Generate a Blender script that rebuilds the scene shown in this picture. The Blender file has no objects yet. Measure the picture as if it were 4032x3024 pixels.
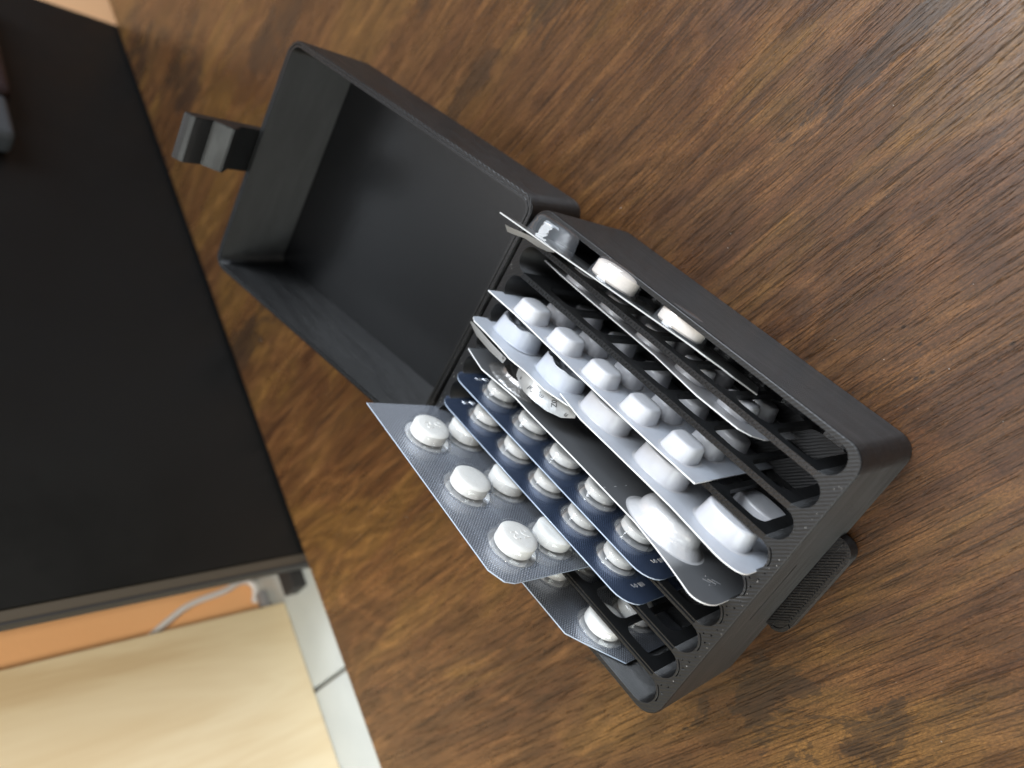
import bpy, bmesh, math, random
from mathutils import Vector, Matrix
random.seed(7)
sc = bpy.context.scene
K = 0.001                      # everything below is written in millimetres
D = bpy.data

# ------------------------------------------------------------------ camera
cam = D.cameras.new('camera'); co = D.objects.new('camera', cam); sc.collection.objects.link(co); sc.camera = co
R = [[0.5997253228522816, 0.45331994941443, -0.6594168337194807],
     [0.6016971241941963, -0.7987221838737439, -0.0018557274558381187],
     [-0.5275320917879407, -0.3956562857466758, -0.7517752294954816]]
CP = (127.545, 117.157, 189.183)
M = Matrix(((R[0][0], -R[1][0], -R[2][0], CP[0]*K), (R[0][1], -R[1][1], -R[2][1], CP[1]*K),
            (R[0][2], -R[1][2], -R[2][2], CP[2]*K), (0, 0, 0, 1)))
co.matrix_world = M
cam.sensor_width = 36; cam.lens = 26.818; cam.clip_start = 0.005; cam.clip_end = 50
cam.dof.use_dof = True; cam.dof.focus_distance = 0.178; cam.dof.aperture_fstop = 10.5

# ------------------------------------------------------------------ world and lamps
w = D.worlds.new('World'); sc.world = w; w.use_nodes = True
bg = w.node_tree.nodes['Background']; bg.inputs[0].default_value = (0.90, 0.94, 1.0, 1); bg.inputs[1].default_value = 0.15
def area(name, loc, target, size, power, col, size_y=None):
    l = D.lights.new(name, 'AREA'); l.energy = power; l.color = col; l.size = size
    if size_y: l.shape = 'RECTANGLE'; l.size_y = size_y
    o = D.objects.new(name, l); sc.collection.objects.link(o); o.location = loc
    o.rotation_euler = (Vector(target) - Vector(loc)).to_track_quat('-Z', 'Y').to_euler(); return o
area('window_light', (-0.35, 1.15, 1.10), (0.03, 0.05, 0), 0.95, 21, (0.80, 0.89, 1.0), 0.85)
area('ceiling_light', (-0.62, 0.84, 1.70), (0.03, 0.05, 0), 0.75, 25, (0.90, 0.95, 1.0))
area('ceiling_bounce', (0.10, -0.35, 1.80), (0.05, 0.0, 0), 1.6, 15, (0.98, 0.98, 1.0))
area('room_light', (1.20, -0.55, 0.74), (0.0, 0.03, 0.03), 1.1, 20, (0.94, 1.0, 0.96))
def spot(name, loc, target, power, col, cone, r):
    l = D.lights.new(name, 'SPOT'); l.energy = power; l.color = col; l.spot_size = math.radians(cone); l.spot_blend = .8; l.shadow_soft_size = r
    o = D.objects.new(name, l); sc.collection.objects.link(o); o.location = loc
    o.rotation_euler = (Vector(target) - Vector(loc)).to_track_quat('-Z', 'Y').to_euler(); return o
spot('added_background_spot', (0.35, 0.38, 0.60), (-0.05, -0.215, 0.03), 27, (1.0, 0.90, 0.72), 25, .05)  # warm spot added to brighten the board and orange wall, no known lamp
sc.cycles.max_bounces = 7; sc.cycles.diffuse_bounces = 3; sc.cycles.glossy_bounces = 4; sc.cycles.transparent_max_bounces = 16
sc.cycles.caustics_reflective = False; sc.cycles.caustics_refractive = False
vs = sc.view_settings; vs.view_transform = 'Standard'; vs.look = 'None'; vs.gamma = 1; vs.exposure = 0.04
try: vs.use_curve_mapping = False
except Exception: pass

# ------------------------------------------------------------------ material helpers
class NT:
    def __init__(s, name):
        s.m = D.materials.new(name); s.m.use_nodes = True; s.t = s.m.node_tree; s.n = s.t.nodes
        s.bsdf = s.n['Principled BSDF']; s.out = s.n['Material Output']; s._c = None
    def node(s, typ, **k):
        x = s.n.new(typ)
        for a, b in k.items(): setattr(x, a, b)
        return x
    def l(s, a, b): s.t.links.new(a, b)
    def coord(s, scale=(1, 1, 1), rot=0.0, loc=(0, 0, 0)):
        """object coordinates in mm, rotated about z, then scaled per axis"""
        if s._c is None: s._c = s.node('ShaderNodeTexCoord')
        r = s.node('ShaderNodeMapping'); r.vector_type = 'POINT'; r.inputs['Scale'].default_value = (1000, 1000, 1000)
        r.inputs['Rotation'].default_value = (0, 0, -rot); s.l(s._c.outputs['Object'], r.inputs[0])
        q = s.node('ShaderNodeMapping'); q.inputs['Scale'].default_value = scale; q.inputs['Location'].default_value = loc
        s.l(r.outputs[0], q.inputs[0]); return q.outputs[0]
    def noise(s, vec, scale=1.0, detail=3, rough=.55, dist=0.0):
        x = s.node('ShaderNodeTexNoise'); x.inputs['Scale'].default_value = scale; x.inputs['Detail'].default_value = detail
        x.inputs['Roughness'].default_value = rough; x.inputs['Distortion'].default_value = dist; s.l(vec, x.inputs['Vector']); return x.outputs['Fac']
    def ramp(s, fac, *stops, interp='LINEAR'):
        x = s.node('ShaderNodeValToRGB'); e = x.color_ramp.elements; x.color_ramp.interpolation = interp
        while len(e) < len(stops): e.new(0.5)
        for a, (pp, c) in zip(e, stops): a.position = pp; a.color = (c, c, c, 1) if not isinstance(c, tuple) else (*c, 1)
        s.l(fac, x.inputs[0]); return x.outputs[0]
    def mix(s, fac, a, b, typ='MIX'):
        x = s.node('ShaderNodeMix'); x.data_type = 'RGBA'; x.blend_type = typ
        for sock, v in ((x.inputs[0], fac), (x.inputs[6], a), (x.inputs[7], b)):
            if hasattr(v, 'node'): s.l(v, sock)
            elif isinstance(v, tuple): sock.default_value = (*v, 1)
            else: sock.default_value = v
        return x.outputs[2]
    def math(s, op, a, b=0.0):
        x = s.node('ShaderNodeMath', operation=op)
        for i, v in enumerate((a, b)):
            if hasattr(v, 'node'): s.l(v, x.inputs[i])
            else: x.inputs[i].default_value = v
        return x.outputs[0]
    def bump(s, h, strength=.3, dist=.1, prev=None):
        x = s.node('ShaderNodeBump'); x.inputs['Strength'].default_value = strength; x.inputs['Distance'].default_value = dist*K
        s.l(h, x.inputs['Height'])
        if prev is not None: s.l(prev, x.inputs['Normal'])
        return x.outputs[0]
    def set(s, **k):
        for a, v in k.items():
            sock = s.bsdf.inputs[a.replace('_', ' ')]
            if hasattr(v, 'node'): s.l(v, sock)
            elif isinstance(v, tuple): sock.default_value = (*v, 1) if len(v) == 3 and sock.type == 'RGBA' else v
            else: sock.default_value = v
        return s

def simple(name, col, rough, metal=0.0, **k):
    t = NT(name); t.set(Base_Color=col, Roughness=rough, Metallic=metal, **k); return t.m

def wood_mat():
    t = NT('wood_laminate'); a = math.radians(71)
    # after rotation: x runs along the grain, y across it
    big = t.noise(t.coord((.009, .026, 1), a), 1, 4, .62, 1.0)
    mid = t.noise(t.coord((.014, .15, 1), a, (31, 7, 0)), 1, 5, .66, .8)
    fib = t.noise(t.coord((.050, 1.5, 1), a), 1, 4, .72, .4)
    fine = t.noise(t.coord((1.1, 2.4, 1), a, (3, 9, 0)), 1, 3, .7, .3)
    c = t.ramp(big, (.28, (.042, .018, .007)), (.40, (.092, .036, .013)), (.50, (.118, .051, .017)), (.60, (.170, .084, .021)), (.70, (.106, .048, .016)), (.80, (.055, .025, .010)))
    c2 = t.ramp(mid, (.32, (.026, .011, .006)), (.46, (.076, .034, .012)), (.58, (.136, .064, .021)), (.72, (.215, .108, .037)))
    c = t.mix(.42, c, c2)
    f = t.ramp(fib, (.30, .14), (.45, .80), (.57, 1.1), (.70, 1.9)); c = t.mix(.50, c, f, 'MULTIPLY')
    g = t.ramp(fine, (.30, .38), (.5, .98), (.68, 1.7)); c = t.mix(.72, c, g, 'MULTIPLY')
    # long growth figure: contour bands of a stretched, warped field
    fg = t.noise(t.coord((.0065, .024, 1), a, (17, 29, 0)), 1, 2, .5, .6)
    ring = t.math('SINE', t.math('MULTIPLY', fg, 95.0))
    c = t.mix(.55, c, t.ramp(ring, (.0, .72), (.5, 1.0), (1.0, 1.22)), 'MULTIPLY')
    ll = t.noise(t.coord((.010, .75, 1), a, (71, 5, 0)), 1, 3, .65); c = t.mix(.45, c, t.ramp(ll, (.32, .45), (.46, .95), (.66, 1.3)), 'MULTIPLY')
    # dark scraped stains
    st = t.noise(t.coord((.045, .085, 1), a, (57, 13, 0)), 1, 5, .70, .6)
    # stains sit in a few places on the board: centre (mm), reach along and across the grain
    reach = None
    for (x, y, ra, rb) in ((-84, 86, 34, 7), (-62, 126, 16, 7), (-122, 104, 14, 6), (112, 6, 16, 9), (134, 24, 20, 7), (141, -6, 14, 9), (-290, 8, 26, 30), (-345, 4, 20, 30), (-215, 60, 30, 14), (74, -14, 14, 9), (-150, -60, 30, 12), (40, 150, 40, 4)):
        lx, ly = x*math.cos(a)+y*math.sin(a), -x*math.sin(a)+y*math.cos(a)
        vm = t.node('ShaderNodeVectorMath', operation='LENGTH'); t.l(t.coord((1/ra, 1/rb, 0), a, (-lx/ra, -ly/rb, 0)), vm.inputs[0])
        d = t.math('SUBTRACT', 1.0, vm.outputs['Value']); reach = d if reach is None else t.math('MAXIMUM', reach, d)
    stm = t.ramp(t.math('ADD', st, t.math('MULTIPLY', t.math('MAXIMUM', reach, -1.0), .16)), (.540, 0.0), (.556, .8), (.64, 1.0)); br = t.ramp(fib, (.35, 1.0), (.75, .35))
    c = t.mix(t.math('MULTIPLY', t.math('MULTIPLY', stm, br), .85), c, (.024, .015, .010))
    # worm-hole specks
    vo = t.node('ShaderNodeTexVoronoi'); vo.inputs['Scale'].default_value = 1; t.l(t.coord((.17, .26, 1), a, (2, 5, 0)), vo.inputs['Vector'])
    sp = t.ramp(vo.outputs['Distance'], (.07, 1.0), (.13, 0.0)); reg = t.ramp(t.noise(t.coord((.02, .03, 1), a, (5, 77, 0)), 1, 2), (.56, 0.0), (.63, 1.0))
    c = t.mix(t.math('MULTIPLY', t.math('MULTIPLY', sp, reg), .85), c, (.02, .011, .006))
    # long pores / cracks
    po = t.noise(t.coord((.030, .85, 1), a, (11, 3, 0)), 1, 4, .7, .12); pm = t.ramp(po, (.365, 1.0), (.42, 0.0))
    po2 = t.noise(t.coord((.075, 1.9, 1), a, (41, 8, 0)), 1, 3, .6, .1); pm2 = t.ramp(po2, (.36, .9), (.42, 0.0))
    pores = t.math('MAXIMUM', pm, pm2)
    c = t.mix(t.math('MULTIPLY', pores, .55), c, (.022, .012, .007))
    t.set(Base_Color=c, Roughness=t.ramp(t.noise(t.coord((.02, .05, 1), a, (9, 4, 0)), 1, 4, .7), (.3, .22), (.7, .38)), Specular_IOR_Level=.5)
    b = t.bump(t.math('ADD', t.math('SUBTRACT', 1.0, pores), t.math('MULTIPLY', fib, 1.0)), 1.0, .17)
    t.set(Normal=b); return t.m

def plastic_mat(name, infill=False, col=(.0075, .0079, .0085), rough=.36, lay=.2, layer=1.0):
    """black printed plastic: layer lines on upright faces, 45 degree road lines on level faces"""
    t = NT(name)
    ge = t.node('ShaderNodeNewGeometry'); sp = t.node('ShaderNodeSeparateXYZ'); t.l(ge.outputs['Normal'], sp.inputs[0])
    up = t.ramp(t.math('ABSOLUTE', sp.outputs[2]), (.55, 0.0), (.8, 1.0))
    wv = t.node('ShaderNodeTexWave'); wv.bands_direction = 'Z'; wv.inputs['Scale'].default_value = 3.14/10/lay*.5; wv.inputs['Distortion'].default_value = .6
    t.l(t.coord(), wv.inputs['Vector'])
    wh = t.node('ShaderNodeTexWave'); wh.bands_direction = 'X'; wh.inputs['Scale'].default_value = .40; wh.inputs['Distortion'].default_value = 1.4; wh.inputs['Detail'].default_value = 2
    t.l(t.coord(rot=math.radians(-45)), wh.inputs['Vector'])
    no = t.noise(t.coord(), 1.1, 4, .65); no2 = t.noise(t.coord((.05, .05, .25)), 1, 3)
    b = t.bump(t.mix(up, wv.outputs['Fac'], (.5, .5, .5)), layer, .19); b = t.bump(t.mix(up, (.5, .5, .5), wh.outputs['Fac']), .40 if infill else .10, .12, b)
    b = t.bump(no, .30, .10, b)
    shade = t.mix(t.ramp(no, (.3, 0.0), (.7, 1.0)), tuple(v*.72 for v in col), tuple(v*1.35 for v in col))
    if infill: shade = t.mix(t.math('MULTIPLY', up, t.ramp(wh.outputs['Fac'], (.25, .35), (.6, 0.0))), shade, (.008, .008, .008))
    t.set(Base_Color=shade, Roughness=t.mix(up, t.ramp(no2, (.3, rough-.07), (.7, rough+.08)), (.24, .24, .24) if not infill else (.40, .40, .40)), Specular_IOR_Level=.6, Normal=b); return t.m

def foil_mat(name, col, knurl=True, rough=.26, mesh=.62, depth=.10, axis=('X', 'Z')):
    """sealing foil under clear film, with the pressed knurl grid"""
    t = NT(name)
    h = None
    for k, ang in enumerate((38, -38)):
        r = math.radians(ang)
        mp = t.node('ShaderNodeMapping'); mp.inputs['Scale'].default_value = (1000, 1000, 1000); mp.inputs['Rotation'].default_value = (0, r, 0)
        if t._c is None: t._c = t.node('ShaderNodeTexCoord')
        t.l(t._c.outputs['Object'], mp.inputs[0])
        wv = t.node('ShaderNodeTexWave'); wv.bands_direction = 'X'; wv.inputs['Scale'].default_value = .314/mesh; wv.inputs['Distortion'].default_value = .25; t.l(mp.outputs[0], wv.inputs['Vector'])
        h = wv.outputs['Fac'] if h is None else t.math('MULTIPLY', h, wv.outputs['Fac'])
    no = t.noise(t.coord((.06, .06, .06)), 1, 3); b = t.bump(no, .25, 1.2)
    if knurl: b = t.bump(h, .75, depth, b)
    cc = t.mix(t.ramp(h, (.1, 0.0), (.6, 1.0)), tuple(v*.60 for v in col), tuple(min(1, v*1.15) for v in col)) if knurl else col
    t.set(Base_Color=cc, Metallic=.72, Roughness=rough, Normal=b, Coat_Weight=.7, Coat_Roughness=.06, Coat_IOR=1.45); return t.m

def clear_mat(name, tint=(.985, .988, .992), rough=.055, body=.025, f0=.05):
    """thin clear film: mostly transparent, mirror-like towards grazing angles, a trace of milky scatter"""
    t = NT(name); t.n.remove(t.bsdf)
    tr = t.node('ShaderNodeBsdfTransparent'); tr.inputs[0].default_value = (*tint, 1)
    gl = t.node('ShaderNodeBsdfGlossy'); gl.inputs[0].default_value = (1, 1, 1, 1); gl.inputs['Roughness'].default_value = rough
    df = t.node('ShaderNodeBsdfDiffuse'); df.inputs[0].default_value = (.75, .80, .86, 1)
    lw = t.node('ShaderNodeLayerWeight'); lw.inputs[0].default_value = .5
    b = t.bump(t.noise(t.coord(), .35, 2), .18, .6)
    for s in (gl.inputs['Normal'], lw.inputs['Normal']): t.l(b, s)
    m1 = t.node('ShaderNodeMixShader'); m1.inputs[0].default_value = body; t.l(tr.outputs[0], m1.inputs[1]); t.l(df.outputs[0], m1.inputs[2])
    m2 = t.node('ShaderNodeMixShader'); t.l(t.math('ADD', t.math('MULTIPLY', t.math('POWER', lw.outputs['Facing'], 4.5), .8), f0), m2.inputs[0]); t.l(m1.outputs[0], m2.inputs[1]); t.l(gl.outputs[0], m2.inputs[2])
    t.l(m2.outputs[0], t.out.inputs[0]); return t.m

def white_mat(name, col, rough=.28, sss=.25):
    t = NT(name); no = t.noise(t.coord(), .5, 3); b = t.bump(no, .12, .35)
    t.set(Base_Color=t.mix(t.ramp(no, (.3, 0.0), (.7, 1.0)), tuple(v*.95 for v in col), col), Roughness=rough, Normal=b,
          Subsurface_Weight=sss, Subsurface_Radius=(1.0, .9, .85), Subsurface_Scale=.0022, Coat_Weight=.25, Coat_Roughness=.12); return t.m

def tablet_mat(name, col):
    t = NT(name); no = t.noise(t.coord(), 2.2, 4, .7); b = t.bump(no, .22, .12)
    t.set(Base_Color=t.mix(t.ramp(no, (.3, 0.0), (.7, 1.0)), tuple(v*.93 for v in col), col), Roughness=.55, Normal=b, Sheen_Weight=.0); return t.m

WOOD = wood_mat()
PLA = plastic_mat('black_printed_plastic', True)
PLAQ = plastic_mat('black_printed_plastic_smooth', layer=.12, rough=.42)
PLAS = plastic_mat('black_printed_plastic_sides')
FOIL_GREY = foil_mat('knurled_foil_grey_blue', (.55, .60, .70), rough=.24)
FOIL_NAVY_REFLECT = foil_mat('knurled_foil_navy_reflection', (.17, .24, .41), rough=.15, mesh=.5, depth=.055)  # silver foil; reflection of its dark surroundings is put into the navy base colour
FOIL_PLAIN = foil_mat('smooth_foil_grey', (.44, .45, .47), knurl=False, rough=.30)
FOIL_BACK = simple('silver_foil_back', (.62, .62, .61), .30, .9)
FOIL_BRIGHT = foil_mat('bright_smooth_foil', (.90, .92, .95), knurl=False, rough=.12)
def crinkle_mat(name, col, rough, metal, sc=.55, st=.9):
    t = NT(name); vo = t.node('ShaderNodeTexVoronoi'); vo.inputs['Scale'].default_value = sc; t.l(t.coord(), vo.inputs['Vector'])
    t.set(Base_Color=col, Roughness=rough, Metallic=metal, Normal=t.bump(t.math('ADD', vo.outputs['Distance'], t.noise(t.coord(), .9, 3)), st, .55)); return t.m
PRINTED = crinkle_mat('pale_printed_foil', (.56, .56, .55), .42, .55, .4, .16)
CRUSHED = crinkle_mat('crushed_foil', (.50, .49, .48), .34, .8, .4, .5)
EDGE_BLUE = simple('film_cut_edge_blue', (.42, .50, .62), .25, Coat_Weight=.5)
EDGE_GREY = simple('film_cut_edge_grey', (.50, .50, .49), .4)
EDGE_WHITE = simple('film_cut_edge_white', (.86, .87, .88), .35)
CLEAR = clear_mat('clear_film')
CLEAR_T = clear_mat('clear_film_thick', (.93, .93, .94), .06, .06, .05)
MILK = white_mat('milky_white_film', (.64, .64, .66))
MILK2 = white_mat('milky_white_film_cool', (.57, .60, .66))
PEARL = NT('pearly_formed_foil'); _n = PEARL.noise(PEARL.coord(), .28, 3, .6)
PEARL.set(Base_Color=(.78, .78, .79), Metallic=.30, Roughness=.30, Normal=PEARL.bump(_n, .4, .6), Coat_Weight=.5, Coat_Roughness=.1); PEARL = PEARL.m
TAB = tablet_mat('white_tablet', (.93, .92, .88)); TABP = tablet_mat('peach_white_tablet', (.90, .82, .73))
INK = simple('black_ink', (.015, .015, .017), .5)

# ------------------------------------------------------------------ mesh helpers
def link(o, parent=None):
    sc.collection.objects.link(o)
    if parent: o.parent = parent
    return o
def build(name, bm, mats, parent=None, smooth=False, recalc=True):
    if recalc: bmesh.ops.recalc_face_normals(bm, faces=bm.faces)
    bmesh.ops.scale(bm, vec=(K, K, K), verts=bm.verts)
    me = D.meshes.new(name); bm.to_mesh(me); bm.free()
    for m in (mats if isinstance(mats, (list, tuple)) else [mats]): me.materials.append(m)
    if smooth: me.polygons.foreach_set('use_smooth', [True]*len(me.polygons)); me.set_sharp_from_angle(angle=math.radians(smooth if smooth is not True else 50))
    return link(D.objects.new(name, me), parent)
def tag(o, label, cat, group=None, kind=None):
    if label: o['label'] = label
    if cat: o['category'] = cat
    if group: o['group'] = group
    if kind: o['kind'] = kind
    return o
def empty(name, loc=(0, 0, 0)):
    o = D.objects.new(name, None); o.empty_display_size = .01; o.location = Vector(loc)*K; return link(o)
def adopt(o, root):
    """parent keeping the mm world coordinates the mesh was written in"""
    o.parent = root; o.matrix_parent_inverse = Matrix.Translation(-root.location); return o
def loopv(bm, pts): return [bm.verts.new(p) for p in pts]
def edges_of(bm, vs): return [bm.edges.new((vs[i], vs[(i+1) % len(vs)])) for i in range(len(vs))]
def fill(bm, loops, mi=0):
    es = []
    for vs in loops:
        for i in range(len(vs)):
            a, b = vs[i], vs[(i+1) % len(vs)]; e = bm.edges.get((a, b)) or bm.edges.new((a, b)); es.append(e)
    r = bmesh.ops.triangle_fill(bm, use_beauty=True, use_dissolve=False, edges=es)
    for f in r['geom']:
        if isinstance(f, bmesh.types.BMFace): f.material_index = mi
def skin(bm, A, B, mi=0, closed=True):
    n = len(A)
    for i in range(n if closed else n-1):
        f = bm.faces.new((A[i], A[(i+1) % n], B[(i+1) % n], B[i])); f.material_index = mi
def rrect(x0, x1, y0, y1, r, seg=7):
    P = []
    for cx, cy, a0 in ((x1-r, y1-r, 0), (x0+r, y1-r, 90), (x0+r, y0+r, 180), (x1-r, y0+r, 270)):
        for k in range(seg+1):
            a = math.radians(a0+90*k/seg); P.append((cx+r*math.cos(a), cy+r*math.sin(a)))
    return P
def box(name, lo, hi, mat, parent=None, bev=0.0, fr=None, seg=2):
    bm = bmesh.new(); bmesh.ops.create_cube(bm, size=1)
    for v in bm.verts: v.co = Vector([(lo[i]+hi[i])/2+v.co[i]*(hi[i]-lo[i]) for i in range(3)])
    if bev: bmesh.ops.bevel(bm, geom=bm.edges[:], offset=bev, segments=seg, affect='EDGES', profile=.6)
    if fr: 
        for v in bm.verts: v.co = fr(v.co)
    return build(name, bm, mat, parent, smooth=bool(bev))

# ------------------------------------------------------------------ table and background
TA = math.radians(-18.6); TU = Vector((math.cos(TA), math.sin(TA), 0)); TV = Vector((-TU.y, TU.x, 0))   # along the table edge, into the table
P0 = Vector((-53.0, -114.5, 0))
def tf(u, v, z): return P0 + TU*u + TV*v + Vector((0, 0, z))
tb = box('table', (-700, 0, -24), (900, 760, 0), WOOD, bev=1.2, fr=lambda c: tf(c.x, c.y, c.z)); tag(tb, None, None, kind='structure')
WALL = NT('orange_painted_wall'); WALL.set(Base_Color=WALL.mix(WALL.noise(WALL.coord(), .02, 4), (.74, .40, .19), (.82, .47, .24)), Roughness=.8, Normal=WALL.bump(WALL.noise(WALL.coord(), .5, 3), .3, .5))
wl = box('wall', (-1500, -88, -700), (1500, -78, 900), WALL.m, fr=lambda c: tf(c.x, c.y, c.z)); tag(wl, None, None, kind='structure')
TILE = NT('white_glazed_tile'); TILE.set(Base_Color=TILE.mix(TILE.noise(TILE.coord(), .05, 3), (.34, .37, .38), (.43, .46, .46)), Roughness=.3)
GROUT = simple('grey_grout', (.30, .31, .31), .9)
ledge = box('tiled_ledge', (-30, -77.5, -60), (500, -2, -22.5), GROUT, fr=lambda c: tf(c.x, c.y, c.z)); tag(ledge, None, None, kind='structure')
for i in range(5):
    for j in range(1):
        t = box('tile', (-76+i*104+1.0+15, -2-j*84-74.5, -22.4), (-76+i*104+103.2+15, -2-j*84-1, -18), TILE.m, ledge, bev=1.0, fr=lambda c: tf(c.x, c.y, c.z))
PINE = NT('pale_pine_board'); _a = PINE.noise(PINE.coord((.03, .03, .004)), 1, 4, .6, .5); _b = PINE.noise(PINE.coord((.5, .5, .02)), 1, 3)
PINE.set(Base_Color=PINE.mix(PINE.math('MULTIPLY', _b, .4), PINE.ramp(_a, (.35, (.60, .46, .28)), (.5, (.72, .61, .42)), (.62, (.65, .52, .33)), (.75, (.74, .63, .44))), (.76, .66, .47)), Roughness=.5)
br = empty('wooden_board', tf(200, -60, -18)); tag(br, 'pale cream pine board standing upright on the white tiles', 'board')
adopt(box('board_panel', (-1.5, -72, -18), (420, -54, 640), PINE.m, bev=1.5, fr=lambda c: tf(c.x, c.y, c.z)), br)
BLK = NT('satin_black_panel'); _n = BLK.noise(BLK.coord((.02, .02, .02)), 1, 4, .7); BLK.set(Base_Color=(.0055, .0058, .0058), Specular_IOR_Level=.35, Roughness=BLK.ramp(_n, (.3, .38), (.7, .52)), Normal=BLK.bump(BLK.noise(BLK.coord(), 1.2, 3), .12, .2))
STRIP = simple('brown_grey_trim', (.060, .050, .038), .5); DARK = simple('matt_dark_rubber', (.02, .02, .022), .6)
pn = empty('black_panel', tf(-172, -5, -18)); tag(pn, 'large upright black panel with a brown trim strip behind the table edge', 'panel')
for nm, lo, hi, mt in (('panel_face', (-359, -8, -18), (-5.2, -1.5, 620), BLK.m), ('trim_strip', (-5.0, -7, -18), (-1.0, -2.2, 620), STRIP), ('panel_edge', (-.9, -8, -18), (.1, -1.8, 620), DARK), ('foot_block', (-13, -42, -18), (0, -32, -11), DARK)):
    adopt(box(nm, lo, hi, mt, bev=.4, fr=lambda c: tf(c.x, c.y, c.z)), pn)
GREYP = simple('dark_maroon_plastic', (.030, .018, .020), .4)
dv = empty('device', tf(-250, 2, 66)); tag(dv, 'rounded dark maroon plastic box mounted on the black panel', 'device')
adopt(box('device_case', (-335, -1.2, 73), (-250, 14, 190), GREYP, bev=7, seg=5, fr=lambda c: tf(c.x, c.y, c.z)), dv)
adopt(box('device_cap', (-249.6, -1.0, 76), (-222, 12, 186), simple('grey_plastic_cap', (.06, .065, .07), .4), bev=4, seg=4, fr=lambda c: tf(c.x, c.y, c.z)), dv)
# white cable loop
def tube(name, pts, r, mat, parent=None, n=10):
    cu = D.curves.new(name, 'CURVE'); cu.dimensions = '3D'; s = cu.splines.new('BEZIER'); s.bezier_points.add(len(pts)-1)
    for b, q in zip(s.bezier_points, pts): b.co = Vector(q)*K; b.handle_left_type = b.handle_right_type = 'AUTO'
    cu.bevel_depth = r*K; cu.bevel_resolution = 3; cu.resolution_u = 10
    tmp = D.objects.new(name, cu); sc.collection.objects.link(tmp); dg = bpy.context.evaluated_depsgraph_get(); me = D.meshes.new_from_object(tmp.evaluated_get(dg))
    D.objects.remove(tmp); D.curves.remove(cu); me.materials.clear(); me.materials.append(mat); me.polygons.foreach_set('use_smooth', [True]*len(me.polygons)); me.name = name
    return link(D.objects.new(name, me), parent)
WHITEP = simple('white_cable', (.68, .68, .72), .45)
cb = empty('cable', tf(-4, -72, -18)); tag(cb, 'white cable loop hanging between black panel and pale board', 'cable')
adopt(tube('cord', [tuple(tf(*q)) for q in ((6, -75, 52), (-5, -75, 40), (-12, -75, 28), (-16.5, -75, 18), (-19.8, -75, -1), (-22.5, -75, -14), (-19.5, -75, -17), (-11, -75, -15))], 1.5, WHITEP), cb)
adopt(box('plug', (-14, -72, -18), (-3, -66, -14), simple('grey_plug', (.22, .23, .26), .45), bev=2, fr=lambda c: tf(c.x, c.y, c.z)), cb)

# ------------------------------------------------------------------ pill case
L, W, H = 101.0, 80.0, 36.4
PITCH = 8.73; HW = 3.65; X0, X1 = 2.2, 98.3; ZF = 2.0
CY = [None] + [40+PITCH*(5-i) for i in range(1, 10)]
case = empty('pill_case', (50, 40, 0)); tag(case, 'open black printed plastic pill case with slots on wooden table', 'pill case')

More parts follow.
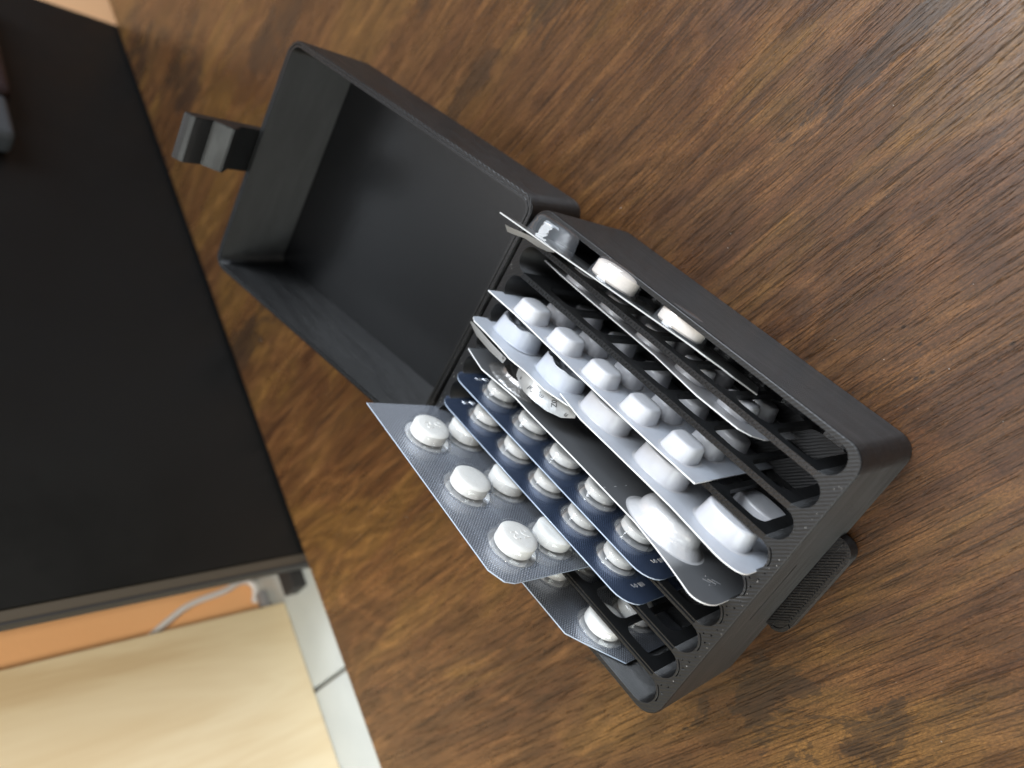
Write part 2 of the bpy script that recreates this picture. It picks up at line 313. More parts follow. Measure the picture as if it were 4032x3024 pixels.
def case_body():
    bm = bmesh.new()
    Z = lambda P, z: [(x, y, z) for x, y in P]
    o_top = loopv(bm, Z(rrect(.35, L-.35, .35, W-.35, 4.6), H)); o1 = loopv(bm, Z(rrect(0, L, 0, W, 5), H-.4))
    o2 = loopv(bm, Z(rrect(0, L, 0, W, 5), .7)); o3 = loopv(bm, Z(rrect(.6, L-.6, .6, W-.6, 4.4), 0))
    skin(bm, o_top, o1); skin(bm, o2, o3); fill(bm, [o3])
    # outer walls, the front one with the catch groove
    n = len(o1)
    fi = next(i for i in range(n) if abs(o1[i].co.x-L) < 1e-4 and abs(o1[(i+1) % n].co.x-L) < 1e-4 and abs(o1[i].co.y-o1[(i+1) % n].co.y) > 20)
    for i in range(n):
        if i == fi: continue
        bm.faces.new((o1[i], o1[(i+1) % n], o2[(i+1) % n], o2[i]))
    quad = [o1[fi], o1[(fi+1) % n], o2[(fi+1) % n], o2[fi]]
    g = rrect(31.0, 48.6, 24.0, 25.0, .45, 3); ga = loopv(bm, [(L, y, z) for y, z in g]); gb = loopv(bm, [(L-1.0, y, z) for y, z in g])
    skin(bm, ga, gb); fill(bm, [quad, ga]); fill(bm, [gb])
    # slot mouth outline (scalloped ends, dividers are parts of their own)
    inn = []
    S = 9
    for i in range(1, 10):
        for k in range(S+1):
            a = math.radians(90-180*k/S); inn.append((X1-HW+HW*math.cos(a), CY[i]+HW*math.sin(a)))
    for i in range(9, 0, -1):
        for k in range(S+1):
            a = math.radians(-90-180*k/S); inn.append((X0+HW+HW*math.cos(a), CY[i]+HW*math.sin(a)))
    it = loopv(bm, Z(inn, H)); ib = loopv(bm, Z(inn, ZF)); skin(bm, it, ib)
    # pits left between the print roads on the near rim, and the gaps beside the slot walls
    holes = []
    rnd = random.Random(3)
    for i in range(4, 9):
        ym = (CY[i]+CY[i+1])/2
        for dx, dy, s in ((-2.35, .25, .34), (-1.75, -.45, .42), (-1.3, .75, .46), (-.7, -.1, .30), (.55, -1.5, .32), (.7, .9, .34), (1.0, -3.3, .24), (1.0, 2.9, .24)):
            cx, cy = X1+dx+rnd.uniform(-.1, .1), ym+dy; s *= 1.15; a0 = rnd.uniform(0, 2)
            if min(math.hypot(cx-(X1-HW), cy-CY[q]) for q in range(1, 10)) < HW+1.15 or cx+s > L-.45: continue
            holes.append([(cx+s*math.cos(a0+k*2.094), cy+s*math.sin(a0+k*2.094)*.9) for k in range(3)])
    for i in range(4, 10):
        r1, r2 = HW+.40, HW+.72
        arc = [(X1-HW+r1*math.cos(a), CY[i]+r1*math.sin(a)) for a in [math.radians(62-64*k/8) for k in range(9)]]
        arc2 = [(X1-HW+r2*math.cos(a), CY[i]+r2*math.sin(a)) for a in [math.radians(56-52*k/8) for k in range(9)]]
        holes.append(arc+arc2[::-1])
    hl = []
    for h in holes:
        a = loopv(bm, Z(h, H)); b = loopv(bm, Z(h, H-.9)); skin(bm, a, b); fill(bm, [b]); hl.append(a)
    fill(bm, [o_top, it] + hl); fill(bm, [ib])
    return build('case_body', bm, PLA, case and None, smooth=35)
adopt(case_body(), case)

def divider(i):
    """slab between slot i and i+1, with rounded windows; the last ones have a seam along the top"""
    ya, yb = CY[i+1]+HW, CY[i]-HW; xa, xb = X0+HW, X1-HW
    bm = bmesh.new(); wins = []
    st = [11.7+11.55*k for k in range(8)]
    for k in range(7):
        wins.append(rrect(st[k]+.8, st[k+1]-.8, 6, 33.3+random.uniform(-.2, .2), 3.0, 5))
    zt = H-.02
    prof = [(xa, ZF), (xb, ZF), (xb, zt), (xa, zt)]
    F = []
    for y in (ya, yb):
        o = loopv(bm, [(x, y, z) for x, z in prof]); hs = [loopv(bm, [(x, y, z) for x, z in wn]) for wn in wins]
        fill(bm, [o]+hs); F.append((o, hs))
    for a, b in zip(F[0][1], F[1][1]): skin(bm, a, b)
    (o1, _), (o2, _) = F
    bm.faces.new((o1[0], o1[1], o2[1], o2[0])); bm.faces.new((o1[1], o1[2], o2[2], o2[1])); bm.faces.new((o1[3], o1[0], o2[0], o2[3]))
    if i >= 4:
        g = [(.0, 0), (.40, 0), (.52, -.45), (.66, -.45), (.78, 0), (1.0, 0)]
    else: g = [(0, 0), (1, 0)]
    prev = (o1[3], o1[2])
    for f, dz in g[1:-1]:
        y = ya+(yb-ya)*f; c = (bm.verts.new((xa, y, zt+dz)), bm.verts.new((xb, y, zt+dz))); bm.faces.new((prev[0], prev[1], c[1], c[0])); prev = c
    bm.faces.new((prev[0], prev[1], o2[2], o2[3]))
    if i <= 3:      # stitched zig-zag of the infill along the top
        x = xa+3; k = 0
        while x < xb-2:
            s = .33; y0 = (ya+yb)/2+(.16 if k % 2 else -.16)
            q = [bm.verts.new((x+dx, y0+dy, zt+z)) for z in (-.01, .16) for dx, dy in ((-s*.7, -s), (s*.7, -s), (s*.7, s), (-s*.7, s))]
            for a in range(4): bm.faces.new((q[a], q[(a+1) % 4], q[4+(a+1) % 4], q[4+a]))
            bm.faces.new(q[4:]); x += .95; k += 1
    return adopt(build('divider', bm, PLAQ, None, recalc=True), case)
for i in range(1, 9): divider(i)

# ribbed thumb tab low on the front
def thumb_tab():
    P = [(L-.2+x, y) for x, y in rrect(-4, 5.2, 23.6, 53.0, 3.4, 6) if True]
    bm = bmesh.new(); zt = 5.2
    a = loopv(bm, [(max(x, L+.05), y, zt) for x, y in P]); b = loopv(bm, [(max(x, L+.05), y, .4) for x, y in P])
    skin(bm, a, b); bmesh.ops.contextual_create(bm, geom=a); bmesh.ops.contextual_create(bm, geom=b)
    bmesh.ops.remove_doubles(bm, verts=bm.verts, dist=.001)
    t = adopt(build('thumb_tab', bm, PLAS, None, smooth=40), case)
    bm = bmesh.new()
    for k in range(34):
        c0 = 24.6+k*.92; x0, x1 = L+.25, L+3.9
        # 45 degree bar from the wall outwards
        pts = [(x0, c0), (x1, c0+3.65)]
        if c0+3.65 > 51.6: continue
        dx, dy = -.17, .17
        q = [bm.verts.new((x+s*dx, y+s*dy, z)) for z in (zt-.01, zt+.42) for (x, y), s in ((pts[0], 1), (pts[0], -1), (pts[1], -1), (pts[1], 1))]
        for a_ in range(4): bm.faces.new((q[a_], q[(a_+1) % 4], q[4+(a_+1) % 4], q[4+a_]))
        bm.faces.new(q[4:])
    for poly in ([(x, y) for x, y in P if x > L+.3],):
        inner = [(L+.05+(x-L)*.82, 38.3+(y-38.3)*.955) for x, y in poly]
        A = loopv(bm, [(x, y, zt+.35) for x, y in poly]); B = loopv(bm, [(x, y, zt+.35) for x, y in inner]); C_ = loopv(bm, [(x, y, zt-.01) for x, y in poly]); E_ = loopv(bm, [(x, y, zt-.01) for x, y in inner])
        skin(bm, A, B, closed=False); skin(bm, A, C_, closed=False); skin(bm, B, E_, closed=False)
    o = build('ribbing', bm, PLAS, None); o.parent = t; o.matrix_parent_inverse = Matrix(); return t
thumb_tab()

# lid, swung open about the far top edge
AL = .2339; LL, HL, GAP = 99.7, 30.6, 1.0
LD = Vector((-math.cos(AL), 0, math.sin(AL))); LN = Vector((math.sin(AL), 0, math.cos(AL))); LO = Vector((-GAP, 0, H))
def lf(s, y, n): return LO + LD*s + Vector((0, y, 0)) + LN*n
def lid():
    bm = bmesh.new(); T = 1.9
    def lp(s0, s1, y0, y1, r, n, seg=7): return loopv(bm, [lf(x, y, n) for x, y in rrect(s0, s1, y0, y1, r, seg)])
    a = lp(.3, LL-.3, .3, W-.3, 4.7, 0); b = lp(0, LL, 0, W, 5, -.35); c = lp(0, LL, 0, W, 5, -HL+.8); d = lp(.7, LL-.7, .7, W-.7, 4.3, -HL)
    g1 = lp(.85, LL-.85, .85, W-.85, 4.15, 0); g2 = lp(.95, LL-.95, .95, W-.95, 4.05, -.3); g3 = lp(1.15, LL-1.15, 1.15, W-1.15, 3.85, -.3); g4 = lp(1.25, LL-1.25, 1.25, W-1.25, 3.75, 0)
    e = lp(T, LL-T, T, W-T, 3.1, 0); f = lp(T, LL-T, T, W-T, 3.1, -HL+2.0)
    for p, q in ((a, b), (b, c), (c, d), (a, g1), (g1, g2), (g2, g3), (g3, g4), (g4, e), (e, f)): skin(bm, p, q)
    fill(bm, [d]); fill(bm, [f])
    return build('lid', bm, PLAS, None, smooth=35)
lid_o = adopt(lid(), case)
def sub(o, parent): o.parent = parent; o.matrix_parent_inverse = Matrix(); return o
def clasp():
    prof = [(LL+.05, -13), (LL+.05, 7.0), (LL-3.0, 11.0), (LL-3.0, 12.0), (LL+1.0, 16.3), (LL+1.0, 22.4), (LL+1.6, 23.4), (LL+4.2, 24.6), (LL+4.8, 23.8), (LL+2.9, -13.0)]
    bm = bmesh.new(); A = loopv(bm, [lf(s, 34.4, n) for s, n in prof]); B = loopv(bm, [lf(s, 48.9, n) for s, n in prof]); skin(bm, A, B)
    fill(bm, [A]); fill(bm, [B])
    bmesh.ops.bevel(bm, geom=[e for e in bm.edges if len(e.link_faces) == 2 and e.calc_face_angle(0) > .5], offset=.25, segments=2, affect='EDGES')
    return build('clasp', bm, PLAQ, None, smooth=40)
sub(clasp(), lid_o)
def knuckle(y0, y1):
    bm = bmesh.new(); r = 1.9; n = 16
    A = loopv(bm, [(-2.6+r*math.cos(k*2*math.pi/n), y0, H-6.2+r*math.sin(k*2*math.pi/n)) for k in range(n)]); B = loopv(bm, [(v.co.x, y1, v.co.z) for v in A]); skin(bm, A, B); fill(bm, [A]); fill(bm, [B])
    return adopt(build('hinge_knuckle', bm, PLAS, None, smooth=40), case)
for y in (6, 17, 29, 41, 53, 65): knuckle(y, y+9.5)

# ------------------------------------------------------------------ blister packs
def soft(pts, it=2):
    for _ in range(it):
        q = []
        for a, b in zip(pts, pts[1:]+pts[:1]):
            q += [(a[0]*.75+b[0]*.25, a[1]*.75+b[1]*.25), (a[0]*.25+b[0]*.75, a[1]*.25+b[1]*.75)] if a != b else [a]
        pts = [p for i, p in enumerate(q) if i == 0 or math.hypot(p[0]-q[i-1][0], p[1]-q[i-1][1]) > 1e-4]
    return pts
class Card:
    """a pack in its slot; local frame: s along the pack, t up, d out of the film side (+y)"""
    def __init__(self, label, org, rot=0.0, lean=0.0, group='blister packs in the slots of the case'):
        self.org = Vector(org); r = math.radians(rot); le = math.radians(lean)
        self.es = Vector((math.cos(r), 0, math.sin(r))); up = Vector((-math.sin(r), 0, math.cos(r)))
        self.et = (up*math.cos(le)+Vector((0, 1, 0))*math.sin(le)); self.ed = (Vector((0, 1, 0))*math.cos(le)-up*math.sin(le))
        self.e = empty('blister_pack', org); self.warp = lambda s, t: 0.0
        tag(self.e, label, 'blister pack', group)
    def P(self, s, t, d): return self.org+self.es*s+self.et*t+self.ed*(d+self.warp(s, t))
    def sheet(self, outline, front, back=None, edge=None, th=.34, name='sheet', step=3.0):
        pts = []
        for (a, b) in zip(outline, outline[1:]+outline[:1]):
            n = max(1, int(math.hypot(b[0]-a[0], b[1]-a[1])/step))
            for k in range(n): pts.append((a[0]+(b[0]-a[0])*k/n, a[1]+(b[1]-a[1])*k/n))
        bm = bmesh.new(); A = loopv(bm, [self.P(s, t, 0) for s, t in pts]); B = loopv(bm, [self.P(s, t, -th) for s, t in pts])
        fill(bm, [A], 0); fill(bm, [B], 1); skin(bm, A, B, 2)
        return adopt(build(name, bm, [front, back or FOIL_BACK, edge or EDGE_WHITE], None), self.e)
    def pocket(self, s0, t0, a, b, h, mat, n=2.0, taper=.86, fillet=.35, crush=0.0, rng=None, flange=.6, name='pocket', seg=36):
        bm = bmesh.new(); rings = []
        prof = [(1.0+flange/max(a, b), .02), (1.0, .06), (.985, .25)]
        for k in range(1, 5): prof.append((1-(1-taper)*k/4, h*(1-fillet)*k/4+.2*(1-k/4)))
        for k in range(1, 6):
            q = k/5*math.pi/2; rr = taper-fillet*h/max(a, b)*(1-math.cos(q)); prof.append((rr, h*(1-fillet)+h*fillet*math.sin(q)))
        last = prof[-1][0]
        if crush:
            prof = prof[:-3]; rt = prof[-1][0]
            for k, f in enumerate((.94, .82, .6, .35)): prof.append((rt*f, prof[-1][1]-crush*(.10, .45, .35, .1)[k]*h))
        else: prof += [(last*.66, h*1.02), (last*.33, h*1.035)]
        for pi, (r, d) in enumerate(prof):
            ring = []
            for k in range(seg):
                th = 2*math.pi*k/seg; c, s = math.cos(th), math.sin(th)
                cx = math.copysign(abs(c)**(2/n), c)*a*r; cz = math.copysign(abs(s)**(2/n), s)*b*r
                dd = d
                if crush and rng and pi > 4: w_ = min(1, (pi-6)*.35) if pi > 6 else .25; dd += w_*(h*.05*math.sin(2*th+rng)+h*.05*math.sin(5*th+rng*2.3+pi)+h*.04*math.sin(9*th+rng))
                ring.append(bm.verts.new(self.P(s0+cx, t0+cz, dd)))
            rings.append(ring)
        for p, q in zip(rings, rings[1:]): skin(bm, p, q)
        bm.faces.new(rings[-1])
        return adopt(build(name, bm, mat, None, smooth=60), self.e)
    def backing(self, pocket, s0, t0, a, b, n=2.05):
        bm = bmesh.new(); seg = 32; r = []
        for k in range(seg):
            th = 2*math.pi*k/seg; c, s = math.cos(th), math.sin(th)
            r.append(bm.verts.new(self.P(s0+math.copysign(abs(c)**(2/n), c)*a, t0+math.copysign(abs(s)**(2/n), s)*b, .035)))
        bm.faces.new(r); o = build('foil_backing', bm, FOIL_BRIGHT, None, recalc=False); o.parent = pocket; o.matrix_parent_inverse = Matrix(); return o
    def tablet(self, pocket, s0, t0, r, d0, th, mat, crown=.35, b=None, tilt=(0, 0), seg=40, n=2.0):
        b = b or r; bm = bmesh.new(); rings = []; ch = min(.45, th*.18)
        prof = [(.0, crown*-.0), (.5, -.02), (1-ch/r*1.2, .0), (1.0, ch), (1.0, th-ch), (1-ch/r*1.2, th), (.72, th+crown*.55), (.4, th+crown*.9)]
        for f, d in prof[1:]:
            ring = []
            for k in range(seg):
                a = 2*math.pi*k/seg; c, s = math.cos(a), math.sin(a); x = math.copysign(abs(c)**(2/n), c)*r*f; z = math.copysign(abs(s)**(2/n), s)*b*f
                ring.append(bm.verts.new(self.P(s0+x, t0+z, d0+d+x*tilt[0]+z*tilt[1])))
            rings.append(ring)
        for p, q in zip(rings, rings[1:]): skin(bm, p, q)
        bm.faces.new(rings[0]); bm.faces.new(rings[-1])
        o = build('tablet', bm, mat, None, smooth=32); o.parent = pocket; o.matrix_parent_inverse = Matrix(); return o
    def strokes(self, name, segs, d, r, mat, parent=None):
        """raised strokes (embossing) from polylines in s,t"""
        bm = bmesh.new()
        for pl in segs:
            for (a, b) in zip(pl, pl[1:]):
                v = Vector((b[0]-a[0], b[1]-a[1])); n = Vector((-v.y, v.x)).normalized()*r; e = v.normalized()*r*.4
                q = [self.P(a[0]-e.x+n.x, a[1]-e.y+n.y, d-.05), self.P(a[0]-e.x-n.x, a[1]-e.y-n.y, d-.05), self.P(b[0]+e.x-n.x, b[1]+e.y-n.y, d-.05), self.P(b[0]+e.x+n.x, b[1]+e.y+n.y, d-.05)]
                m = [self.P(a[0], a[1], d+r*.8), self.P(b[0], b[1], d+r*.8)]
                V = [bm.verts.new(x) for x in q+m]
                for f in ((0, 1, 4), (2, 3, 5), (1, 2, 5, 4), (3, 0, 4, 5)): bm.faces.new([V[k] for k in f])
        o = build(name, bm, mat, None)
        if parent: o.parent = parent; o.matrix_parent_inverse = Matrix()
        else: adopt(o, self.e)
        return o

def rounded(x0, x1, z0, z1, r, rb=None): return rrect(x0, x1, z0, z1, r, 6)

# 1 - peach tablets, clear bubbles, strip leaning in the slot by the window-side wall
c = Card('cut strip of large peach white tablets in clear bubbles, leaning in the end slot', (.6, 75.2, 49.3), rot=-13.4, lean=9.0)
c.warp = lambda s, t: -.012*max(0, s-56)**1.6 if s > 56 else 0.0
c.sheet([(0, 0), (3.2, -6), (7.5, -12), (9.5, -21.5), (73, -21.5), (75, -8), (69, -3.2), (66, -2.6), (62, -.3), (56, 0)], FOIL_BACK, FOIL_BACK, EDGE_GREY, th=.36)
for k, s in enumerate((13.4, 33.0, 52.6)):
    pk = c.pocket(s, -5.2, 7.0, 5.0, 5.4, CLEAR_T, n=2.4, taper=.9)
    if k: c.tablet(pk, s, -4.9, 6.0, .5, 3.9, TABP, b=4.2, crown=.6, tilt=(0, 0), n=2.3)
    if k < 2: 
        bm = bmesh.new(); q = [c.P(s+a, -1.2-b, .06) for a, b in ((7.6, 0), (12.0, 0), (12.0, 3.6), (7.6, 3.6))]; bm.faces.new([bm.verts.new(v) for v in q]); adopt(build('film_web', bm, CLEAR_T, None), c.e)
# torn foil curl on its back
def ribbon(card, name, A, B, mat, n=10, th=.05):
    bm = bmesh.new(); a = loopv(bm, A); b = loopv(bm, B); skin(bm, a, b, closed=False); a2 = loopv(bm, [Vector(v)+Vector((0, -th, -th)) for v in A]); b2 = loopv(bm, [Vector(v)+Vector((0, -th, -th)) for v in B]); skin(bm, a2, b2, closed=False)
    skin(bm, a, a2, closed=False); skin(bm, b, b2, closed=False)
    return adopt(build(name, bm, mat, None, smooth=60), card.e)
ribbon(c, 'torn_foil', [(-1.5, 71.6, 43.2), (1, 72.1, 44.0), (4, 72.6, 42.6), (7, 73.0, 41.2), (10, 73.3, 40.3), (13, 73.4, 39.2)],
       [(-1.2, 70.0, 41.6), (1.5, 70.6, 41.8), (4, 71.2, 40.2), (7, 70.9, 38.2), (10, 71.3, 37.2), (12.6, 72.4, 37.6)], PRINTED)

# 2 - white pack low in its slot, only its edge above
c = Card('thin white pack sunk below the rim in the second slot', (0, 66.2, 2.0), lean=3.0)
c.org.y = 64.6
c.sheet([(2.6, 1), (78, 1), (79.5, 4), (79.5, 23), (77.9, 27.6), (75.4, 30.2), (63.6, 31.0), (47.6, 27.6), (38.8, 27.2), (22.9, 26.7), (10.9, 25.9), (2.6, 24.7)], MILK, FOIL_BACK, EDGE_WHITE)
for s in (15, 28.6, 42.2, 55.8, 69.4):
    for t in (20.8, 9.0): c.pocket(s, t, 4.6, 4.6, 4.0, MILK, n=3.0, taper=.87, fillet=.24)

# 3 - rounded-square pockets
c = Card('milky white pack with rounded square pockets and one cut corner in the third slot', (0, 54.5, 2.0))
c.sheet([(2.6, .3), (78.6, .3), (78.6, 41.2), (60, 41.4), (40, 40.9), (20, 39.8), (13.7, 39.5), (2.6, 39.9)], MILK2, FOIL_BACK, EDGE_WHITE)
for s in (15.0, 28.6, 42.2, 55.8, 69.4):
    for t in (34.4, 22.6, 10.4): c.pocket(s, t, 4.5, 4.5, 4.0, MILK, n=3.0, taper=.87, fillet=.24)

# 4a - pressed-out far half of a white pack with torn foil
c = Card('white pack piece with two pressed empty pockets and torn printed foil behind', (0, 45.6, 2.0))
c.warp = lambda s, t: .5*math.sin(s*.09)*t/40
c.sheet([(2.4, .5), (43.5, .5), (43.5, 33), (40.2, 37.8), (34, 41.2), (27.4, 41.8), (22, 43.2), (10.3, 41.8), (4.2, 41.2), (2.0, 39.6), (1.6, 37.5), (2.3, 33)], MILK2, FOIL_BACK, EDGE_WHITE)
for k, s in enumerate((12.3, 30.6)):
    c.pocket(s, 31.6, 7.1, 5.7, 5.2, MILK2, n=2.5, taper=.88, fillet=.12, crush=.32, rng=1.3+k*2.1); c.pocket(s, 16, 6.8, 5.6, 4.4, MILK, n=2.5, taper=.9)
FA = [(24.6, 45.0, 43.4), (26.5, 45.1, 42.8), (30, 45.1, 41.0), (33, 45.1, 39.7), (35.8, 45.0, 38.5), (38.5, 44.8, 37.6), (41.5, 44.6, 36.6)]
FB = [(23.2, 41.9, 40.9), (25.6, 41.4, 41.9), (29.6, 41.3, 43.4), (33.6, 41.3, 43.2), (37.4, 41.4, 42.5), (40.6, 41.6, 39.8), (42.2, 42.6, 36.6)]
GA = [(3.4, 45.0, 43.0), (8, 45.0, 43.4), (14, 45.0, 44.2), (20.6, 45.0, 44.5)]
GB = [(.9, 43.3, 40.6), (7.0, 42.9, 42.9), (14.4, 42.9, 43.9), (19.8, 43.0, 43.8)]
fa = ribbon(c, 'torn_foil', FA, FB, PRINTED); fb = ribbon(c, 'torn_foil', GA, GB, PRINTED)
def text_on(body, size, A, B, u0, v0, rot, parent, lift=.12):
    """ink lettering laid on the ruled strip A-B; u0 = start index from the near end, v0 = fraction from A to B"""
    cu = D.curves.new('printing', 'FONT'); cu.body = body; cu.size = 1; cu.resolution_u = 3
    tmp = D.objects.new('printing', cu); sc.collection.objects.link(tmp); dg = bpy.context.evaluated_depsgraph_get(); me = D.meshes.new_from_object(tmp.evaluated_get(dg)); D.objects.remove(tmp); D.curves.remove(cu)
    A = [Vector(q) for q in A[::-1]]; B = [Vector(q) for q in B[::-1]]; mid = [(a+b)/2 for a, b in zip(A, B)]
    acc = [0.0]
    for p, q in zip(mid, mid[1:]): acc.append(acc[-1]+(q-p).length)
    k0 = int(u0); l0 = acc[k0]+(acc[min(k0+1, len(acc)-1)]-acc[k0])*(u0-k0); r = math.radians(rot)
    for v in me.vertices:
        x, y = v.co.x*size*math.cos(r)-v.co.y*size*math.sin(r), v.co.x*size*math.sin(r)+v.co.y*size*math.cos(r)
        l = min(max(l0+x, 0), acc[-1]-1e-4); k = max(i for i in range(len(acc)-1) if acc[i] <= l); f = (l-acc[k])/(acc[k+1]-acc[k])
        a = A[k].lerp(A[k+1], f); b = B[k].lerp(B[k+1], f); wd = max((b-a).length, .5); g = min(max(v0+y/wd, .02), .99); p = a.lerp(b, g)
        n = (B[k]-A[k]).cross(mid[k+1]-mid[k]).normalized()
        if n.dot(Vector(CP)-p) < 0: n = -n
        v.co = (p+n*lift)*K
    me.materials.clear(); me.materials.append(INK); me.name = 'printing'; o = link(D.objects.new('printing', me)); o.parent = parent; o.matrix_parent_inverse = Matrix(); return o
text_on('mg Tablette', 1.75, FA, FB, 2.75, .50, 0, fa)
text_on('Z01', 1.9, FA, FB, 1.55, .62, -62, fa)
text_on('n', 1.9, FA, FB, .55, .72, -25, fa)
text_on('e.', 1.6, GA, GB, .05, .2, -20, fb)

# 4b - near half with three large pockets
c = Card('white pack with three large oblong filled pockets sharing the slot of the torn piece', (0, 46.5, 2.0))
c.sheet([(37.0, 2), (97.4, .5)] + [p for p in soft([(97.9, 20), (97.9, 35), (97.6, 40.4), (92.9, 42.4), (87.5, 41.9), (77, 40.6), (60, 20)], 3) if p[1] > 30 and p[0] > 81.5] + [(77, 40.7), (58.7, 40.6), (47, 40.6), (37.0, 38.2)], MILK2, FOIL_BACK, EDGE_WHITE)
for s in (47.4, 66.9, 86.4):
    c.pocket(s, 31.2, 7.1, 5.8, 5.0, MILK, n=2.5, taper=.90, fillet=.13); c.pocket(s, 15.6, 7.1, 5.8, 5.0, MILK, n=2.5, taper=.90, fillet=.13)

# 5 - formed foil pack with a capsule pocket
c = Card('smooth grey foil pack with one long pearly capsule pocket and a perforated line', (0, 37.2, 2.0))
c.sheet([(5.5, .5), (96.8, .5)] + [p for p in soft([(97.2, 20), (97.3, 36), (97.0, 42.0), (93.6, 45.4), (89.5, 44.0), (82, 41.8), (70, 20)], 3) if p[1] > 30 and p[0] > 85] + [(80.1, 41.5), (72.2, 40.0), (49.2, 39.4), (32.4, 39.4), (26.7, 39.0), (14.3, 41.2), (9.2, 39.8), (4.6, 38.4)], FOIL_PLAIN, FOIL_BACK, EDGE_WHITE)
c.pocket(76.3, 32.6, 10.6, 7.4, 5.6, PEARL, n=2.15, taper=.80, fillet=.65, seg=48)
c.pocket(20.5, 33.2, 9.0, 6.0, 3.0, CRUSHED, n=2.2, taper=.62, fillet=.5, crush=.45, rng=.7, seg=48)
c.pocket(76.3, 14.6, 10.6, 7.0, 5.4, PEARL, n=2.15, taper=.80, fillet=.65, seg=40)
c.strokes('perforation', [[(61.0+.16*k*1.0, 39.2-k*2.1), (61.05+.16*k, 38.7-k*2.1)] for k in (0, 2, 4)], .0, .12, EDGE_WHITE)
c.strokes('embossed_code', [[(90.8, 36.4), (92.2, 35.2)], [(91.2, 35.0), (93.0, 33.9)], [(91.7, 33.7), (93.4, 32.4)], [(90.4, 34.6), (91.0, 33.0)], [(92.6, 36.2), (93.2, 34.6)]], .02, .2, FOIL_PLAIN)

# 6, 7 - silver packs, dark reflections painted in as navy, flat round tablets
for (y, lab, dx, dz) in ((28.2, 'silver foil pack with painted navy reflection and five round white tablets beside the grey foil pack', 0.0, 0.0), (19.4, 'silver foil pack with painted navy reflection and five round white tablets beside the tall grey blue pack', -.4, -.4)):
    c = Card(lab, (dx, y, 2.0+dz))
    c.sheet(rounded(2.7, 83.2, .4, 38.9, 6.2), FOIL_NAVY_REFLECT, FOIL_BACK, EDGE_BLUE)
    for i, s in enumerate((14.6, 28.4, 42.2, 56.0, 69.8)):
        for t in (28.4, 12.2):
            pk = c.pocket(s, t, 5.9, 5.9, 3.5, CLEAR, n=2.05, taper=.84, fillet=.3)
            c.backing(pk, s, t, 5.6, 5.6); c.tablet(pk, s+random.uniform(-.3, .3), t-.4+random.uniform(-.2, .2), 4.45, .45, 2.6, TAB, crown=.25, tilt=(random.uniform(-.05, .05), random.uniform(-.04, .06)))
    for s in (78.4, 7.0):
        q = lambda pl: [(s+a*.75, 29.6+b*.75) for a, b in pl]
        c.strokes('embossed_code', [q(pl) for pl in ([(-1.2, 2.4), (.2, 1.8)], [(-1.0, .6), (-.2, 1.1), (.5, .5), (-.1, -.1), (-1.0, .6)], [(-.8, -1.2), (.8, -1.6)], [(-.8, -2.2), (.8, -2.6)], [(-.9, -3.2), (.7, -3.6)])], .03, .10, FOIL_BRIGHT)

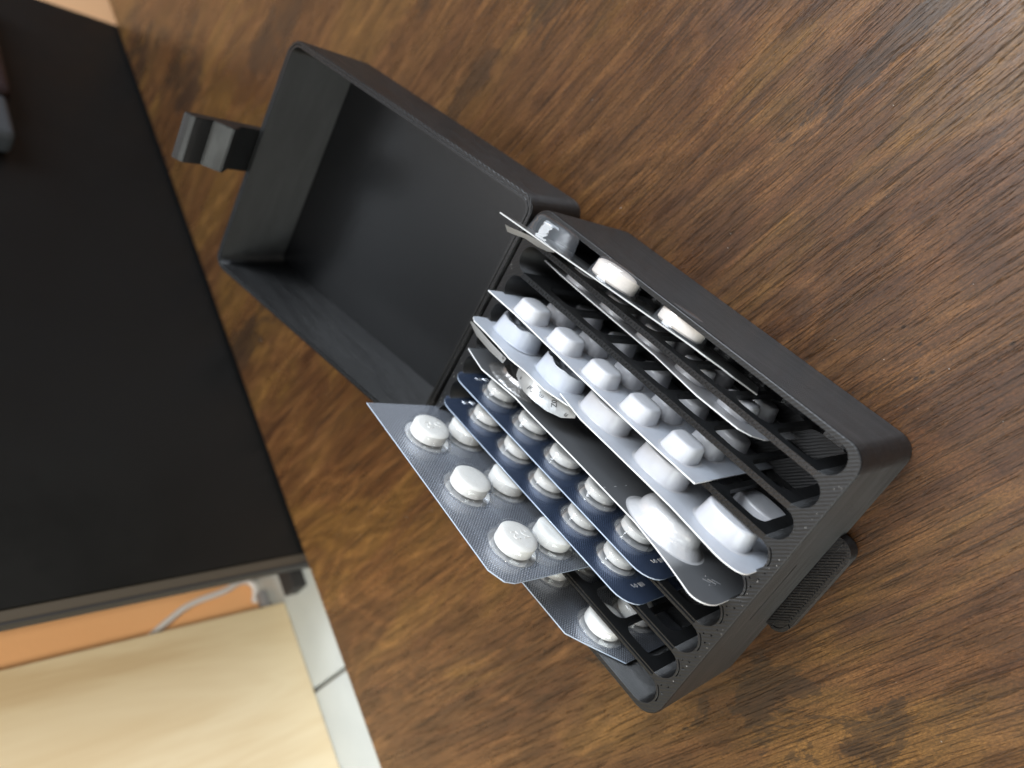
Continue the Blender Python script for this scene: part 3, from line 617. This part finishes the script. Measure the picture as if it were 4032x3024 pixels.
# 8, 9 - grey-blue knurled packs with large tablets
def two_five(c, pk, s, t, d):
    two = [[(-1.0, .55), (-.55, 1.05), (.35, 1.05), (.75, .5), (.45, -.1), (-1.0, -1.1), (.85, -1.1)]]
    five = [[(.8, 1.1), (-.7, 1.1), (-.85, .1), (.2, .25), (.8, -.3), (.55, -1.0), (-.3, -1.15), (-.9, -.8)]]
    T = lambda P, o: [[(s+(-y)*1.05+0.2, t-(x+o)*-1.0*1.0) for x, y in pl] for pl in P]
    c.strokes('embossed_numeral', T(two, -1.45)+T(five, 1.45), d, .17, TAB, pk)
c = Card('tall grey blue knurled pack of large round tablets standing highest', (1.2, 13.9, 2.2), rot=3.4)
c.sheet([(2.6, .3), (66.0, -3.0), (66.6, 53.6), (65.6, 56.2), (61.6, 58.4), (0.6, 58.0)], FOIL_GREY, FOIL_BACK, EDGE_BLUE)
for i, s in enumerate((15.4, 36.0, 56.4)):
    for t in (46.6, 33.0, 18.5):
        pk = c.pocket(s, t, 6.9, 6.6, 4.4, CLEAR, n=2.1, taper=.86, fillet=.3)
        c.backing(pk, s, t, 6.6, 6.3); tl = c.tablet(pk, s+.1, t+.2, 5.15, .55, 3.5, TAB, crown=.35, tilt=(random.uniform(-.03, .03), random.uniform(-.03, .03)))
        if t > 40 and i != 1: two_five(c, pk, s+.1, t+.2, 4.36)
c = Card('low grey knurled pack with a slanted cut corner in the outermost slot', (0, 2.7, 2.0))
c.sheet([(8, .4), (87.6, .4), (87.4, 30.0), (79.2, 37.2), (74.6, 40.9), (59.0, 41.1), (8, 41.5)], FOIL_GREY, FOIL_BACK, EDGE_BLUE)
for s in (16.5, 36.5, 56.5, 76.6):
    for t in (28.6, 13.6):
        pk = c.pocket(s, t, 6.7, 6.5, 4.3, CLEAR, n=2.1, taper=.86, fillet=.3); c.backing(pk, s, t, 6.4, 6.2); c.tablet(pk, s, t, 5.15, .55, 3.4, TAB, crown=.35)

# ------------------------------------------------------------------ specks of dust and lint
rd = random.Random(21); bm = bmesh.new()
for k in range(150):
    if k < 110: x, y, z = rd.uniform(-150, 150), rd.uniform(-120, 165), .06
    else: x, y, z = rd.choice((rd.uniform(99, 100.6), rd.uniform(.6, 2.0))), rd.uniform(3, 77), H+.05
    if z < 1 and -112 < x < 108 and -2 < y < 82: continue
    r = rd.uniform(.06, .16); a0 = rd.uniform(0, 6.3); q = [bm.verts.new((x+r*math.cos(a0+i*2.1)*rd.uniform(.6, 1.8), y+r*math.sin(a0+i*2.1), z+rd.uniform(0, .08))) for i in range(3)]; t_ = bm.verts.new((x, y, z+r*.8))
    bm.faces.new(q)
    for i in range(3): bm.faces.new((q[i], q[(i+1) % 3], t_))
du = build('dust', bm, simple('pale_dust', (.55, .52, .48), .9), None); tag(du, 'fine pale dust specks scattered on table and case rim', 'dust', kind='stuff')
